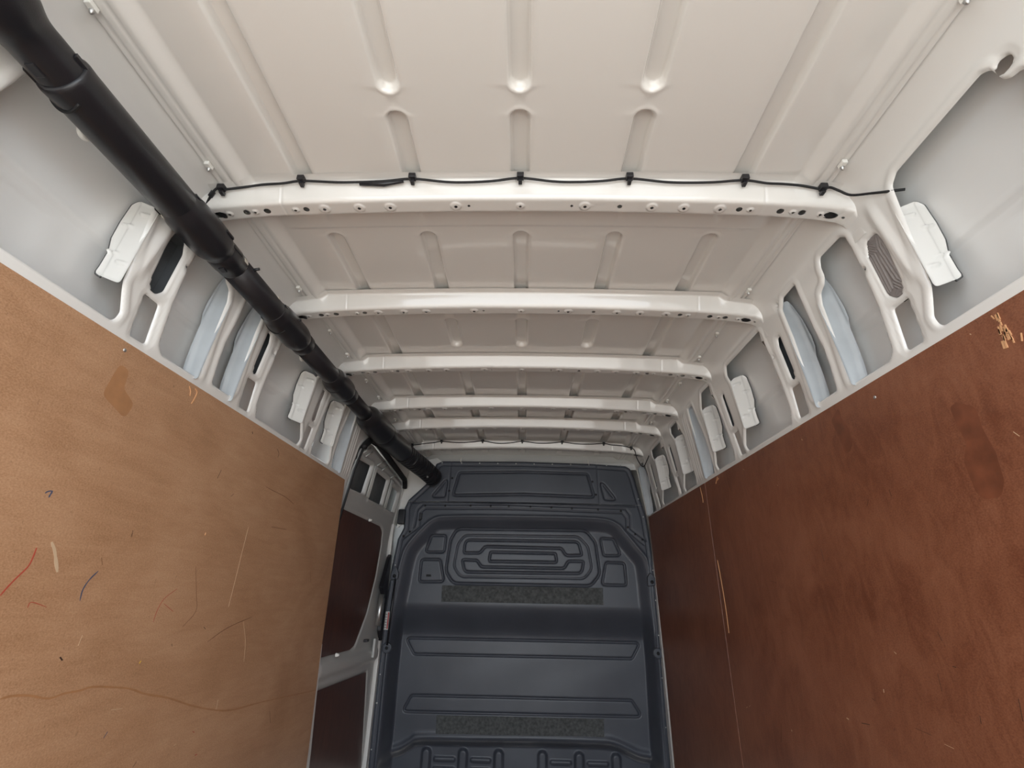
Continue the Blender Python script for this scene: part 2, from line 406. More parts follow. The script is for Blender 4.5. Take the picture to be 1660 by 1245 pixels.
# ---- outer skin and inner pressed panel of each side
_oz = np.array([-1.07, .40, .50, .60, .66, .70, .76, .80, .84, .87, .90, .925, .945, .958])
_ox = np.array([.935, .930, .924, .918, .913, .906, .895, .886, .876, .866, .852, .835, .80, .74])
_pp = spline([(.874, .40), (.860, .497), (.838, .65), (.815, .80), (.808, .855), (.800, .882), (.785, .902), (.766, .914), (.7465, .9225)], 8)
_px = np.array([p[0] for p in _pp]); _pz = np.array([p[1] for p in _pp]); _pv = .40 + _arc(_px, _pz) * (.40 / .4027)
_pv = np.where(_pz <= .80, _pz, np.interp(.80, _pz, _pz) + (_arc(_px, _pz) - np.interp(.80, _pz[:np.argmax(_pz > .8) + 1], _arc(_px, _pz)[:np.argmax(_pz > .8) + 1])))
OPEN = dict(
    R0=fillet([(.50, .515), (.885, .515), (.889, .54), (.870, .578), (.860, .60), (.835, .785), (.828, .836), (.805, .852), (.592, .855), (.578, .846), (.574, .815), (.562, .802), (.548, .80), (.53, .785), (.515, .70)],
              [.02, .014, .015, .03, .03, .03, .015, .01, .01, .01, .012, .012, .01, .02, .05]),
    S1=fillet([(.917, .785), (.950, .785), (.965, .75), (.965, .643), (.950, .626), (.926, .626), (.916, .66), (.913, .75)], .018),
    Q1=fillet([(.922, .611), (.970, .611), (.986, .512), (.936, .512)], .007),
    R2=fillet([(1.012, .850), (1.100, .854), (1.110, .83), (1.111, .802), (1.122, .784), (1.148, .772), (1.160, .742), (1.167, .647), (1.176, .579), (1.183, .514), (1.038, .513), (1.016, .53), (1.008, .58), (.999, .633), (.993, .725), (.992, .80), (.996, .835)], .014),
    R3=fillet([(1.228, .858), (1.300, .857), (1.324, .828), (1.324, .73), (1.331, .638), (1.341, .545), (1.326, .522), (1.236, .522), (1.226, .585), (1.221, .64), (1.226, .70), (1.227, .775)], .010),
    S4=fillet([(1.386, .771), (1.404, .771), (1.414, .745), (1.412, .630), (1.392, .626), (1.384, .66)], .008),
    Q4=fillet([(1.378, .607), (1.430, .609), (1.443, .513), (1.388, .513)], .007),
    R5=fillet([(1.486, .843), (1.772, .846), (1.786, .81), (1.772, .775), (1.771, .60), (1.818, .535), (1.808, .512), (1.488, .512), (1.466, .55), (1.464, .63), (1.468, .73), (1.474, .828)], .012),
    S6=fillet([(1.862, .767), (1.886, .767), (1.884, .631), (1.858, .631)], .010),
    Q6=fillet([(1.843, .606), (1.889, .606), (1.880, .514), (1.838, .514)], .006),
    R7=fillet([(1.968, .849), (2.066, .851), (2.105, .79), (2.090, .60), (2.122, .535), (2.114, .513), (1.938, .513), (1.924, .54), (1.926, .60), (1.942, .746), (1.957, .838)], .010),
    R8=fillet([(2.198, .845), (2.258, .845), (2.272, .530), (2.262, .513), (2.168, .513), (2.155, .54), (2.156, .66)], .006),
    R9=fillet([(2.458, .850), (2.566, .850), (2.574, .82), (2.536, .77), (2.532, .59), (2.586, .53), (2.578, .511), (2.410, .511), (2.394, .535), (2.396, .745)], .010),
    S10=fillet([(2.646, .770), (2.678, .770), (2.668, .628), (2.638, .628)], .010),
    Q10=fillet([(2.635, .605), (2.682, .605), (2.672, .513), (2.627, .513)], .006),
    R10=fillet([(2.742, .840), (3.000, .843), (3.004, .80), (2.966, .77), (2.956, .59), (3.016, .53), (3.008, .512), (2.712, .512), (2.696, .54), (2.730, .70)], .010),
    S11=fillet([(3.084, .780), (3.114, .780), (3.102, .622), (3.074, .622)], .010),
    Q11=fillet([(3.075, .602), (3.120, .602), (3.112, .512), (3.064, .512)], .006),
    R11=fillet([(3.205, .835), (3.43, .830), (3.45, .505), (3.19, .512)], .015))
DOORHOLE = fillet([(2.405, -1.2), (2.405, .56), (2.425, .68), (2.50, .742), (2.60, .752), (3.36, .705), (3.42, .66), (3.42, -1.2)], [0, .1, .05, .05, .05, .05, .03, 0])
SMALL = ('S1', 'Q1', 'S4', 'Q4', 'S6', 'Q6', 'S10', 'Q10', 'S11', 'Q11')
DOTS = [(.987, .732), (1.341, .857), (1.455, .729), (.560, .832)]
def wall(side):
    s = 1 if side == 'right' else -1
    names = list(OPEN) if s > 0 else ['R0', 'S1', 'Q1', 'R2', 'R3', 'S4', 'Q4', 'R5', 'S6', 'Q6', 'R7', 'R8']
    def opos(u, v):
        x = np.interp(v, _oz, _ox)
        lo = sstep(.694, .686, v) * (v > .3)
        x = x + .007 * lo - .004 * np.exp(-((v - .692) / .003) ** 2) * (v > .3)
        q = np.abs((u + .13) % .47 - .235)                                   # pressed fields between the pillars
        x = x + .006 * sstep(.150, .142, q) * sstep(.672, .662, v) * (v > .45)
        return s * x, u, v
    vz = lines(-1.06, .958, .05, [(.45, .958)], .006)
    okeep = None
    if s < 0:
        okeep = lambda u, v: -np.minimum(np.minimum(u - 2.36, 3.44 - u), .765 - v)
    o = struct(sheet('wall_' + side, lines(-.12, 3.75, .02), vz, opos, M['skin'], keep=okeep), 'off-white outer side skin of the van on the %s' % side)
    def sds(u, v):
        big = np.full(u.shape, 1.0); sm = np.full(u.shape, 1.0)
        for k in names:
            d = sdp(u, v, OPEN[k])
            if k in SMALL: sm = np.minimum(sm, d)
            else: big = np.minimum(big, d)
        for yy, zz in DOTS:
            sm = np.minimum(sm, np.hypot(u - yy, v - zz) - (.0045 if yy != .560 else .014))
        if s < 0: big = np.minimum(big, sdp(u, v, DOORHOLE))
        return big, sm
    def keep(u, v):
        b, m = sds(u, v); return np.minimum(b, m)
    def pos(u, v):
        b, m = sds(u, v)
        x = np.interp(v, _pv, _px); z = np.interp(v, _pv, _pz)
        n = .0025 * sstep(.022, .014, b) * sstep(.50, .53, v) - .006 * np.clip(1 - b / .0045, 0, 1) ** 2
        n = n - .002 * sstep(.014, .010, m) - .006 * np.clip(1 - m / .003, 0, 1) ** 2
        n = n + .007 * np.clip(1 - np.abs(u - .886 - .10 * (v - .70)) / .020, 0, 1) * sstep(.60, .66, v) * sstep(.87, .80, v)
        for r in (2.312, 2.336, 2.362): n = n + .004 * np.exp(-((u - r) / .005) ** 2) * sstep(.50, .55, v) * sstep(.86, .82, v)
        return s * (x - n), u, z
    p = sheet('inner_panel', lines(-.12, .45, .02) + lines(.4545, 3.60, .0045), lines(.42, _pv[-1], .0046), pos, M['white'], o, keep)
    p['label'] = 'off-white pressed inner side panel with cut-outs'
    # rear faces of the pillars seen through the cut-outs
    def web(name, y, pts, mt, emboss=False, tilt=.0, key=None):
        pts = fillet(pts, .008)
        xs = [q[0] for q in pts]; zs = [q[1] for q in pts]
        def wp(a, b):
            yy = np.full(a.shape, float(y)) - tilt * (a - min(xs))
            yy = yy - .003 * np.clip(1 - (-sdp(a, b, pts)) / .005, 0, 1)
            if emboss:
                for zz, x0, x1 in ((.635, .845, .862), (.66, .868, .888), (.735, .862, .882), (.765, .830, .852)):
                    d = np.hypot(a - np.clip(a, x0, x1), (b - zz - .25 * (a - x0)) * 1.0)
                    yy = yy - .006 * sstep(.005, .001, d)
                yy = yy + .003 * sstep(.870, .876, a + .10 * (b - .70))
            else:
                yy = yy - .006 * np.exp(-((a - np.interp(b, [.5, .6, .7, .8, .86], [.884, .882, .874, .858, .835])) / .006) ** 2)
            return s * a, yy, b
        edge = [q for q in pts if q[0] > np.interp(q[1], [.5, .6, .7, .8, .86], [.868, .862, .852, .842, .83])]
        tube('sealant_bead', [(s * (q[0] + .002), y - tilt * (q[0] - min(xs)) + .003, q[1]) for q in edge], .0028, M['seam'], o, 6)
        return sheet(name, lines(min(xs) - .002, max(xs) + .002, .003), lines(min(zs) - .002, max(zs) + .002, .004), wp, mt, o, lambda a, b: -sdp(a, b, pts))
    plate = [(.815, .775), (.832, .792), (.868, .806), (.880, .795), (.889, .745), (.893, .70), (.888, .665), (.893, .625), (.897, .608), (.884, .600), (.858, .590), (.838, .583)]
    for y, k in ((.850, 'R0'), (1.772, 'R5'), (2.100, 'R7'), (2.535, 'R9'), (2.962, 'R10')):
        if s < 0 and y > 2.3: continue
        web('pillar_plate', y, plate, M['white'], True, .12)
    strip = [(.812, .850), (.832, .862), (.848, .848), (.868, .795), (.882, .735), (.885, .700), (.878, .665), (.884, .620), (.890, .560), (.888, .505), (.848, .505), (.838, .60), (.822, .72)]
    for y in (1.172, 1.336, 2.268, 3.41):
        if s < 0 and y > 2.3: continue
        web('pillar_strip', y, strip, M['primer'], False, .15)
    # closed dark boxes added behind the slotted pillars to shade the slots
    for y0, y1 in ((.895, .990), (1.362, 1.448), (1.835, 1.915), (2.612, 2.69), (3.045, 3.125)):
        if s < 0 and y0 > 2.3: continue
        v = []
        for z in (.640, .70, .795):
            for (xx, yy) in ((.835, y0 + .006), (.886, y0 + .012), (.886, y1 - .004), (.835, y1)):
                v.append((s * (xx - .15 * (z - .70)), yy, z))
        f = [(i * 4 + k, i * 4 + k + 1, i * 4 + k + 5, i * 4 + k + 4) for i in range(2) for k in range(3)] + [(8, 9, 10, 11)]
        mk('pillar_box', v, f, M['primer_shade'], o, smooth=False)
    # louvred vent inserts
    def grille(key):
        poly = OPEN[key]; us = [q[0] for q in poly]; vs2 = [q[1] for q in poly]
        def gp(u, v):
            d = -sdp(u, v, poly)
            x = np.interp(v, _pv, _px) + .006 + .0022 * np.cos(d / .0030 * 2 * math.pi)
            return s * x, u, v
        return sheet('vent_grille', lines(min(us), max(us), .0011), lines(min(vs2), max(vs2), .0022), gp, M['grille'], o, lambda u, v: -sdp(u, v, poly) - .0005)
    grille('S1' if s > 0 else 'S6')
    return o, p
wallR, panR = wall('right')
wallL, panL = wall('left')
# front closure above the bulkhead, corner plates and pillar edges beside it
fh = sheet('front_header', lines(-.86, .86, .02), lines(0, 1, .1), lambda u, v: (u, 3.47 + .10 * v - .02 * np.exp(-((v - .3) / .1) ** 2), .83 + .14 * v), M['skin'], roof)
cw = struct(bx('wall_front', -.95, .95, 3.72, 3.76, -1.06, .99, M['skin'], bev=0))
for s_ in (-1, 1): bx('rear_post', min(s_ * .79, s_ * .95), max(s_ * .79, s_ * .95), -.15, -.11, -1.05, 1.0, M['white'], wallL if s_ < 0 else wallR, .004)
bx('roof_end_frame', -.95, .95, -.14, -.11, .90, 1.02, M['white'], roof, bev=.004)
pe = prism('corner_plate', [(-.86, .40), (-.60, .60), (-.56, .86), (-.62, .90), (-.86, .84)], 'Y', 3.475, 3.485, M['white'], wallL)
prism('pillar_edge', [(3.375, -1.05), (3.445, -1.05), (3.445, .45), (3.42, .45)], 'X', .866, .905, M['white'], wallR)
prism('pillar_edge', [(3.400, -1.05), (3.445, -1.05), (3.445, .42), (3.415, .42)], 'X', -.905, -.868, M['white'], wallL)
prism('door_pillar_edge', [(2.400, -.22), (2.406, -.22), (2.437, -.45), (2.464, -.62), (2.485, -.80), (2.497, -1.05), (2.453, -1.05), (2.434, -.60), (2.402, -.26)], 'X', -.868, -.862, M['white'], wallL, .0008)
bx('door_pillar', -.93, -.872, 2.372, 2.405, -1.05, .44, M['white'], wallL, .004)

# ================================================================== plywood side linings
def panel(name, side, outline, m, label):
    s = 1 if side == 'right' else -1
    ys = [p[0] for p in outline]; base = (s * .8645, (min(ys) + max(ys)) / 2, -1.05)
    o = prism(name, outline, 'X', s * .860, s * .869, m, None, .0012, Vector((base[0], base[1], base[2] + ZC)))
    return tag(o, label, 'panel', 'plywood wall linings')
plyL = panel('plywood_panel', 'left', [(-.11, -1.05), (2.45, -1.05), (2.43, -.60), (2.398, -.26), (2.378, .20), (2.366, .497), (-.11, .489)], M['plyL'],
             'tan scuffed plywood lining with pen marks on the left wall under the black pipe')
plyR = panel('plywood_panel', 'right', [(-.11, -1.05), (2.300, -1.05), (2.300, .495), (-.11, .489)], M['plyR'],
             'large red-brown plywood lining on the right wall nearest the viewer')
plyF = panel('plywood_panel', 'right', [(2.3035, -1.05), (3.325, -1.05), (3.335, -.40), (3.395, .25), (3.425, .500), (2.3035, .495)], M['plyR'],
             'narrower dark red-brown plywood lining on the right wall beside the bulkhead')
MARKS=[(-1,[(0.876,-0.02),(0.884,-0.005),(0.893,0.009),(0.905,0.026),(0.908,0.041),(0.908,0.059)],5,'red'),
(-1,[(0.933,0.071),(0.945,0.058),(0.956,0.04),(0.968,0.02)],10,'pale'),
(-1,[(1.041,-0.03),(1.039,-0.01),(1.047,0.009),(1.062,0.026)],4,'blue'),
(-1,[(1.272,-0.079),(1.274,-0.055),(1.288,-0.028),(1.326,-0.006)],2,'red'),
(-1,[(1.293,-0.04),(1.334,-0.058)],2.5,'red'),
(-1,[(1.379,0.049),(1.411,-0.018),(1.428,-0.06),(1.387,-0.096)],1.6,'brown'),
(-1,[(1.516,-0.14),(1.603,-0.11),(1.733,-0.086)],3,'brown'),
(-1,[(1.687,-0.097),(1.724,-0.153),(1.743,-0.214)],1.6,'pale'),
(-1,[(1.039,-0.128),(1.047,-0.134)],9,'dark'),
(-1,[(1.263,-0.164),(1.267,-0.159)],8,'yellow'),
(-1,[(1.583,-0.053),(1.586,0.005),(1.59,0.102),(1.594,0.179)],2.2,'pale'),
(-1,[(1.741,0.198),(1.855,0.202)],3,'brown'),
(-1,[(1.059,0.052),(1.067,0.038)],2.5,'brown'),
(-1,[(1.121,0.099),(1.121,0.114)],1.8,'dark'),
(-1,[(1.638,-0.298),(1.641,-0.324)],3,'pale'),
(-1,[(1.993,-0.392),(2.017,-0.431)],2,'dark'),
(-1,[(1.898,-0.392),(1.902,-0.384)],4,'pale'),
(-1,[(1.476,-0.37),(1.483,-0.367)],5,'pale'),
(-1,[(1.546,-0.355),(1.554,-0.358)],5,'red'),
(-1,[(1.583,-0.416),(1.592,-0.416)],6,'red'),
(-1,[(1.218,-0.296),(1.225,-0.286)],4,'blue'),
(-1,[(1.338,-0.377),(1.346,-0.369)],3,'dark'),
(-1,[(1.215,-0.245),(1.25,-0.249)],3,'pale'),
(-1,[(0.934,-0.04),(0.938,-0.031),(0.972,-0.04)],1.8,'red'),
(-1,[(1.073,-0.112),(1.075,-0.093)],2.5,'pale'),
(-1,[(1.482,-0.101),(1.492,-0.107)],4,'dark'),
(-1,[(2.136,0.069),(2.162,0.025)],1.8,'brown'),
(-1,[(1.362,-0.132),(1.366,-0.138)],2.5,'dark'),
(-1,[(0.946,-0.18),(0.968,-0.179),(1.001,-0.184),(1.045,-0.196),(1.075,-0.193),(1.114,-0.194),(1.144,-0.192),(1.205,-0.202),(1.258,-0.213),(1.314,-0.232),(1.405,-0.255),(1.502,-0.287),(1.611,-0.317),(1.729,-0.34),(1.931,-0.353),(2.407,-0.393)],6,'stainL'),
(-1,[(0.884,0.152),(0.888,0.156),(0.896,0.158),(0.895,0.152),(0.894,0.146)],4,'blue'),
(-1,[(1.373,0.286),(1.381,0.312)],3,'dark'),
(-1,[(1.489,0.463),(1.495,0.457)],7,'dark'),
(-1,[(1.666,0.455),(1.684,0.445),(1.684,0.428)],2,'dark'),
(-1,[(1.647,0.317),(1.703,0.314),(1.798,0.31),(1.875,0.297)],2.5,'brown'),
(-1,[(1.739,0.196),(1.848,0.2)],2.5,'brown'),
(-1,[(1.182,0.484),(1.192,0.478),(1.189,0.456),(1.183,0.442)],5,'splinter'),
(-1,[(1.158,0.481),(1.167,0.471),(1.17,0.459)],3,'splinter'),
(-1,[(1.382,0.131),(1.383,0.138)],4,'splinter'),
(-1,[(1.124,0.099),(1.12,0.114)],2,'brown'),
(-1,[(1.459,0.25),(1.47,0.26)],3,'dark'),
(-1,[(0.937,0.473),(0.942,0.475)],8,'steel'),
(1,[(1.115,0.453),(1.115,0.448)],9,'steel'),
(1,[(2.141,0.487),(2.17,0.463)],3,'splinter'),
(1,[(2.13,0.479),(2.146,0.473)],3,'splinter'),
(1,[(2.368,0.487),(2.352,0.419)],3,'splinter'),
(1,[(1.479,0.488),(1.444,0.489)],4,'splinter'),
(1,[(1.453,0.451),(1.451,0.446)],5,'pale'),
(1,[(1.648,0.351),(1.646,0.347)],4,'pale'),
(1,[(1.153,0.239),(1.151,0.223)],2,'dark'),
(1,[(1.231,0.229),(1.24,0.216)],1.6,'dark'),
(1,[(0.783,0.48),(0.78,0.471)],6,'splinter'),
(1,[(0.834,0.471),(0.832,0.468)],5,'pale'),
(1,[(0.826,0.274),(0.819,0.264)],3,'pale'),
(1,[(0.748,0.425),(0.752,0.411)],5,'splinter'),
(1,[(1.883,0.461),(1.871,0.454)],4,'pale'),
(1,[(2.274,0.152),(2.264,0.077),(2.255,-0.03),(2.257,-0.129)],2.6,'splinter'),
(1,[(2.357,0.456),(2.355,0.412)],2.5,'splinter'),
(1,[(1.527,-0.279),(1.518,-0.28)],7,'pale'),
(1,[(2.188,-0.376),(2.176,-0.371)],5,'pale'),
(1,[(2.158,-0.367),(2.147,-0.361)],4,'pale'),
(1,[(1.851,-0.373),(1.848,-0.377)],5,'pale'),
(1,[(1.348,-0.187),(1.349,-0.194)],4,'pale'),
(1,[(1.197,-0.258),(1.175,-0.26)],2,'pale'),
(1,[(1.278,-0.103),(1.272,-0.107)],2.5,'pale'),
(1,[(1.13,-0.053),(1.125,-0.07)],2.5,'dark'),
(1,[(0.992,-0.146),(0.998,-0.18)],2.5,'dark'),
(1,[(1.465,-0.277),(1.433,-0.274)],4,'dark'),
(1,[(1.917,-0.371),(1.938,-0.426)],1.8,'dark'),
(1,[(1.162,-0.131),(1.164,-0.163)],1.8,'dark'),
(1,[(1.816,0.058),(1.778,0.051)],2.2,'dark'),
(1,[(1.476,0.135),(1.476,0.101)],2,'dark'),
(1,[(1.117,-0.113),(1.109,-0.114)],3.5,'dark'),
(1,[(1.086,-0.189),(1.089,-0.202)],2,'dark'),
(1,[(1.4,-0.214),(1.389,-0.217)],3,'dark'),
(1,[(1.271,-0.247),(1.227,-0.25)],2,'dark'),
(1,[(3.246,-0.728),(3.248,-0.744)],7,'pale')]

def ribbon(pts, w):
    P = spline([(a, b, 0) for a, b in pts], 3) if len(pts) > 2 else [Vector((a, b, 0)) for a, b in pts]
    n = len(P); L = []; Rr = []
    for i in range(n):
        t = (P[min(i + 1, n - 1)] - P[max(i - 1, 0)]).normalized(); q = Vector((-t.y, t.x, 0))
        ww = w * (.5 if i in (0, n - 1) else 1) * (.8 + .4 * random.random()) / 2
        L.append(P[i] + q * ww); Rr.append(P[i] - q * ww)
    return [tuple(p[:2]) for p in L + Rr[::-1]]
for k in range(24):                                   # torn veneer near the top right corner
    zz = .425 + .055 * random.random(); yy = .770 + (random.random() - .5) * .30 * (.50 - zz) + .004
    MARKS.append((1, [(yy, zz), (yy + .004 * (random.random() - .5), zz - .006 - .010 * random.random())], 5 + 6 * random.random(), 'splinter'))
NM = dict(stainL='veneer_crack', red='crayon_mark', blue='pen_mark', pale='scratch', dark='scuff_mark', brown='scratch', yellow='paint_fleck', splinter='splinter', steel='screw_head')
screw_me = dome_mesh('screw_head', .0045, .002, M['steel'])
for s, pts, w, col in MARKS:
    par = plyL if s < 0 else (plyR if pts[0][0] < 2.30 else plyF)
    if s > 0 and par is plyR and max(p[0] for p in pts) > 2.298: pts = [(min(a, 2.297), b) for a, b in pts]
    if col == 'steel':
        share('screw_head', screw_me, par, (s * .860, pts[0][0], pts[0][1]), (0, -s * math.pi / 2, 0)); continue
    th = .0004 if col != 'splinter' else .002
    prism(NM[col], ribbon(pts, w * .62 / 1000), 'X', s * (.860 - th), s * .8602, MK[col], par, 0)

for par, s, col, pts in ((plyL, -1, 'stainL', [(.923, .363), (.932, .415), (.938, .441), (.967, .437), (.968, .395), (1.008, .374), (.998, .335)]),
                         (plyR, 1, 'stainR', [(1.296, .456), (1.251, .480), (1.251, .447), (1.233, .413), (1.233, .375), (1.252, .356), (1.272, .355), (1.280, .399)]),
                         (plyR, 1, 'stainR', [(.929, .359), (.909, .361), (.876, .339), (.878, .299), (.870, .249), (.874, .200), (.891, .175), (.924, .175), (.937, .192), (.939, .250), (.921, .281), (.928, .330)])):
    prism('stain', fillet(pts, .015), 'X', s * .8598, s * .8602, MK[col], par, 0)

# ================================================================== sliding side door
dor = empty('door_1', (-.88, 2.91, -1.05)); struct(dor, 'grey sliding side door with dark plywood inserts')
_dz = np.array([-1.10, .30, .40, .55, .70, .80]); _dx = np.array([.885, .882, .872, .845, .815, .795])
DOUT = fillet([(2.418, -1.045), (2.418, .56), (2.436, .675), (2.505, .728), (2.60, .738), (3.35, .692), (3.408, .65), (3.408, -1.045)], [.02, .1, .05, .05, .05, .05, .03, .02])
DO = [fillet([(2.447, .625), (2.665, .640), (2.665, .485), (2.447, .475)], .012), fillet([(2.735, .635), (3.018, .635), (3.035, .485), (2.755, .478)], .012),
      fillet([(3.095, .630), (3.325, .620), (3.335, .485), (3.115, .480)], .012)]
DP = [fillet([(2.40, .372), (3.13, .372), (3.205, .345), (3.225, .27), (3.19, .08), (3.10, -.12), (2.95, -.275), (2.88, -.29), (2.40, -.282)], [.0, .03, .03, .04, .1, .1, .05, .03, 0]),
      fillet([(2.40, -.405), (3.245, -.430), (3.40, -1.0), (2.40, -1.0)], .01)]
def dsd(u, v):
    d = np.full(u.shape, 1.0)
    for p in DO: d = np.minimum(d, sdp(u, v, p))
    return d
def dkeep(u, v): return np.minimum(-sdp(u, v, DOUT, 1.0), dsd(u, v))
def dpos(u, v):
    d = dsd(u, v); x = np.interp(v, _dz, _dx)
    n = .006 * sstep(.03, .015, d) - .022 * np.clip(1 - d / .010, 0, 1) ** 2
    for p in DP: n = n - .010 * sstep(.012, -.004, sdp(u, v, p))
    n = n - .012 * sstep(.035, 0, -sdp(u, v, DOUT))
    n = n + .018 * np.exp(-((v + .33 + .02 * (u - 2.4)) / .035) ** 4)
    return -(x - n), u, v
sheet('door_frame', lines(2.412, 3.412, .008), lines(-1.05, .745, .008, [(.44, .68)], .005), dpos, M['grey'], dor, dkeep)
def dback(u, v): return -(np.interp(v, _dz, _dx) + .045), u, v
sheet('outer_skin', lines(2.41, 3.42, .05), lines(-1.05, .75, .05), dback, M['primer_shade'], dor)  # dark backing colour stands in for shade behind the door openings
def din(poly, name, lab):
    us = [p[0] for p in poly]; vs2 = [p[1] for p in poly]
    o = sheet(name, lines(max(2.42, min(us)), max(us), .02), lines(min(vs2), max(vs2), .02), lambda u, v: (-(np.interp(v, _dz, _dx) + .004), u, v), M['plyD'], dor,
              lambda u, v: -sdp(u, v, poly) - .003)
    o['label'] = lab; return o
din(DP[0], 'plywood_insert', 'dark brown plywood insert in the upper door'); din(DP[1], 'plywood_insert', 'brown plywood insert in the lower door')
# ribs on the strip between the slots
for yy in (2.70, 3.066):
    for k in (-.016, .0, .016):
        tube('rib', [(-.848, yy + k + .01, .475), (-.832, yy + k, .55), (-.815, yy + k - .008, .64)], .0045, M['grey'], dor, 8)
for a, b in (((2.45, .655), (2.52, .70)), ((2.50, .65), (2.56, .69)), ((2.72, .655), (2.80, .70)), ((2.82, .65), (2.88, .69)), ((3.02, .65), (3.10, .685))):
    tube('rib', [(-.818, a[0], a[1]), (-.806, b[0], b[1])], .004, M['grey'], dor, 8)
def dpt(u, v, k, dz=0): return (-(float(np.interp(v, _dz, _dx)) - k), u, v + dz)
side_run = [dpt(u, v, .004) for u, v in DOUT if u < 2.60 and v > .0] + [dpt(2.418, z, .004) for z in ()]
tube('rubber_seal', [dpt(2.418, .02, .002)] + [dpt(2.418, .30, .002)] + side_run[:], .006, M['rubber'], dor, 10)
top_run = [(u, v) for u, v in DOUT if v > .64]
tube('rubber_seal', [dpt(u, v, .008, .016) for u, v in top_run], [.006] + [.017] * (len(top_run) - 2) + [.006], M['rubber'], dor, 12)
peg = dome_mesh('peg', .009, .018, M['clipw'])
for (yy, zz) in ((2.87, .372), (2.63, -.285)): share('peg', peg, dor, (-.872, yy, zz), (0, math.pi / 2, 0))
# latch lever by the front edge
lt = prism('latch_lever', [(3.20, .02), (3.30, .20), (3.335, .22), (3.345, -.05), (3.33, -.28), (3.27, -.22), (3.285, -.04)], 'X', -.862, -.838, M['black'], dor, .005)
tube('latch_rod', [(-.846, 3.235, -.02), (-.846, 3.215, -.19)], .016, M['steel'], lt, 16)
bx('latch_plate', -.866, -.852, 3.235, 3.30, -.36, -.26, M['grey'], dor, .003)
bx('lock_pin', -.862, -.84, 3.02, 3.06, -.262, -.248, M['black'], dor, .003)

# ================================================================== dark moulded bulkhead
YK = 3.44
bk = empty('bulkhead', (0, 3.46, -1.05)); tag(bk, 'dark slate moulded plastic bulkhead closing off the cab', 'partition')
BOUT = fillet([(-.866, -1.045), (-.873, -.60), (-.872, -.10), (-.858, .14), (-.838, .325), (-.805, .40), (-.812, .535), (-.792, .588), (-.655, .724), (-.620, .755), (-.630, .80), (-.618, .848), (-.573, .868), (0, .8735), (.505, .864), (.735, .850),
               (.765, .832), (.790, .765), (.818, .627), (.850, .50), (.864, .321), (.876, .136), (.876, -.10), (.871, -.60), (.867, -1.045)], .012)
DOME = spline([(-.822, -1.2), (-.818, -.80), (-.822, -.50), (-.820, -.10), (-.808, .06), (-.795, .17), (-.768, .275), (-.688, .378), (-.612, .450), (-.50, .475), (0, .483), (.51, .478), (.64, .448), (.700, .385), (.775, .290), (.828, .215), (.842, .07), (.845, -.20), (.846, -.45), (.838, -.80), (.835, -1.2)], 4)
DOME = [tuple(p) for p in DOME]
K = 1.041
def sc(pts, k): return [(a * k, b * k) for a, b in pts]
ku = 1.013
RING = fillet(sc([(-.44, .400), (.435, .404), (.497, .33), (.518, .13), (.455, .057), (-.445, .055), (-.497, .13), (-.478, .33)], ku), .07, 8)
RING2 = fillet(sc([(-.385, .360), (.385, .364), (.447, .30), (.467, .16), (.415, .100), (-.40, .096), (-.447, .16), (-.427, .30)], ku), .06, 8)
TOPC = fillet(sc([(-.378, .329), (.385, .331), (.405, .245), (.300, .240), (.270, .286), (-.242, .289), (-.276, .247), (-.384, .245)], ku), [.04, .04, .012, .03, .03, .03, .03, .012], 8)
SLOT = fillet(sc([(-.206, .254), (.229, .253), (.238, .197), (-.213, .195)], ku), .014)
BOTC = fillet(sc([(-.393, .203), (-.293, .201), (-.262, .160), (.286, .161), (.312, .207), (.415, .207), (.398, .131), (-.372, .126)], ku), [.012, .03, .03, .03, .03, .012, .04, .04], 8)
PADS = [fillet(sc(p, ku), .02) for p in ([(-.609, .354), (-.511, .356), (-.517, .248), (-.644, .246)], [(-.665, .199), (-.540, .201), (-.505, .064), (-.668, .061)],
        [(.532, .357), (.619, .352), (.664, .247), (.548, .245)], [(.561, .204), (.682, .201), (.687, .065), (.527, .065)])]
TRU = fillet(sc([(-.721, -.268), (.747, -.264), (.689, -.352), (-.659, -.357)], K), .02)
TRL = fillet(sc([(-.654, -.576), (.672, -.571), (.726, -.653), (-.701, -.660)], K), .02)
LEDGE = spline(sc([(-.90, -.868), (-.78, -.866), (-.70, -.852), (-.64, -.822), (-.58, -.800), (-.3, -.795), (.03, -.790), (.45, -.788), (.56, -.797), (.64, -.825), (.70, -.846), (.81, -.858), (.95, -.86)], K), 4)
LX = np.array([p[0] for p in LEDGE]); LZ = np.array([p[1] for p in LEDGE])
RIBX = [x * K for x in (-.545, -.328, -.118, .138, .352, .567)]
TRACK = [(-.735, .40), (-.722, .525), (-.690, .560), (-.149, .568), (.236, .562), (.715, .551), (.742, .512), (.738, .42), (.835, .345)]
TRACK2 = [(-.80, .33), (-.70, .41), (-.697, .505), (-.668, .532), (-.149, .540), (.236, .534), (.69, .524), (.715, .49), (.712, .41), (.82, .32)]
def gro(d, w=.0055): return np.exp(-(d / w) ** 2)
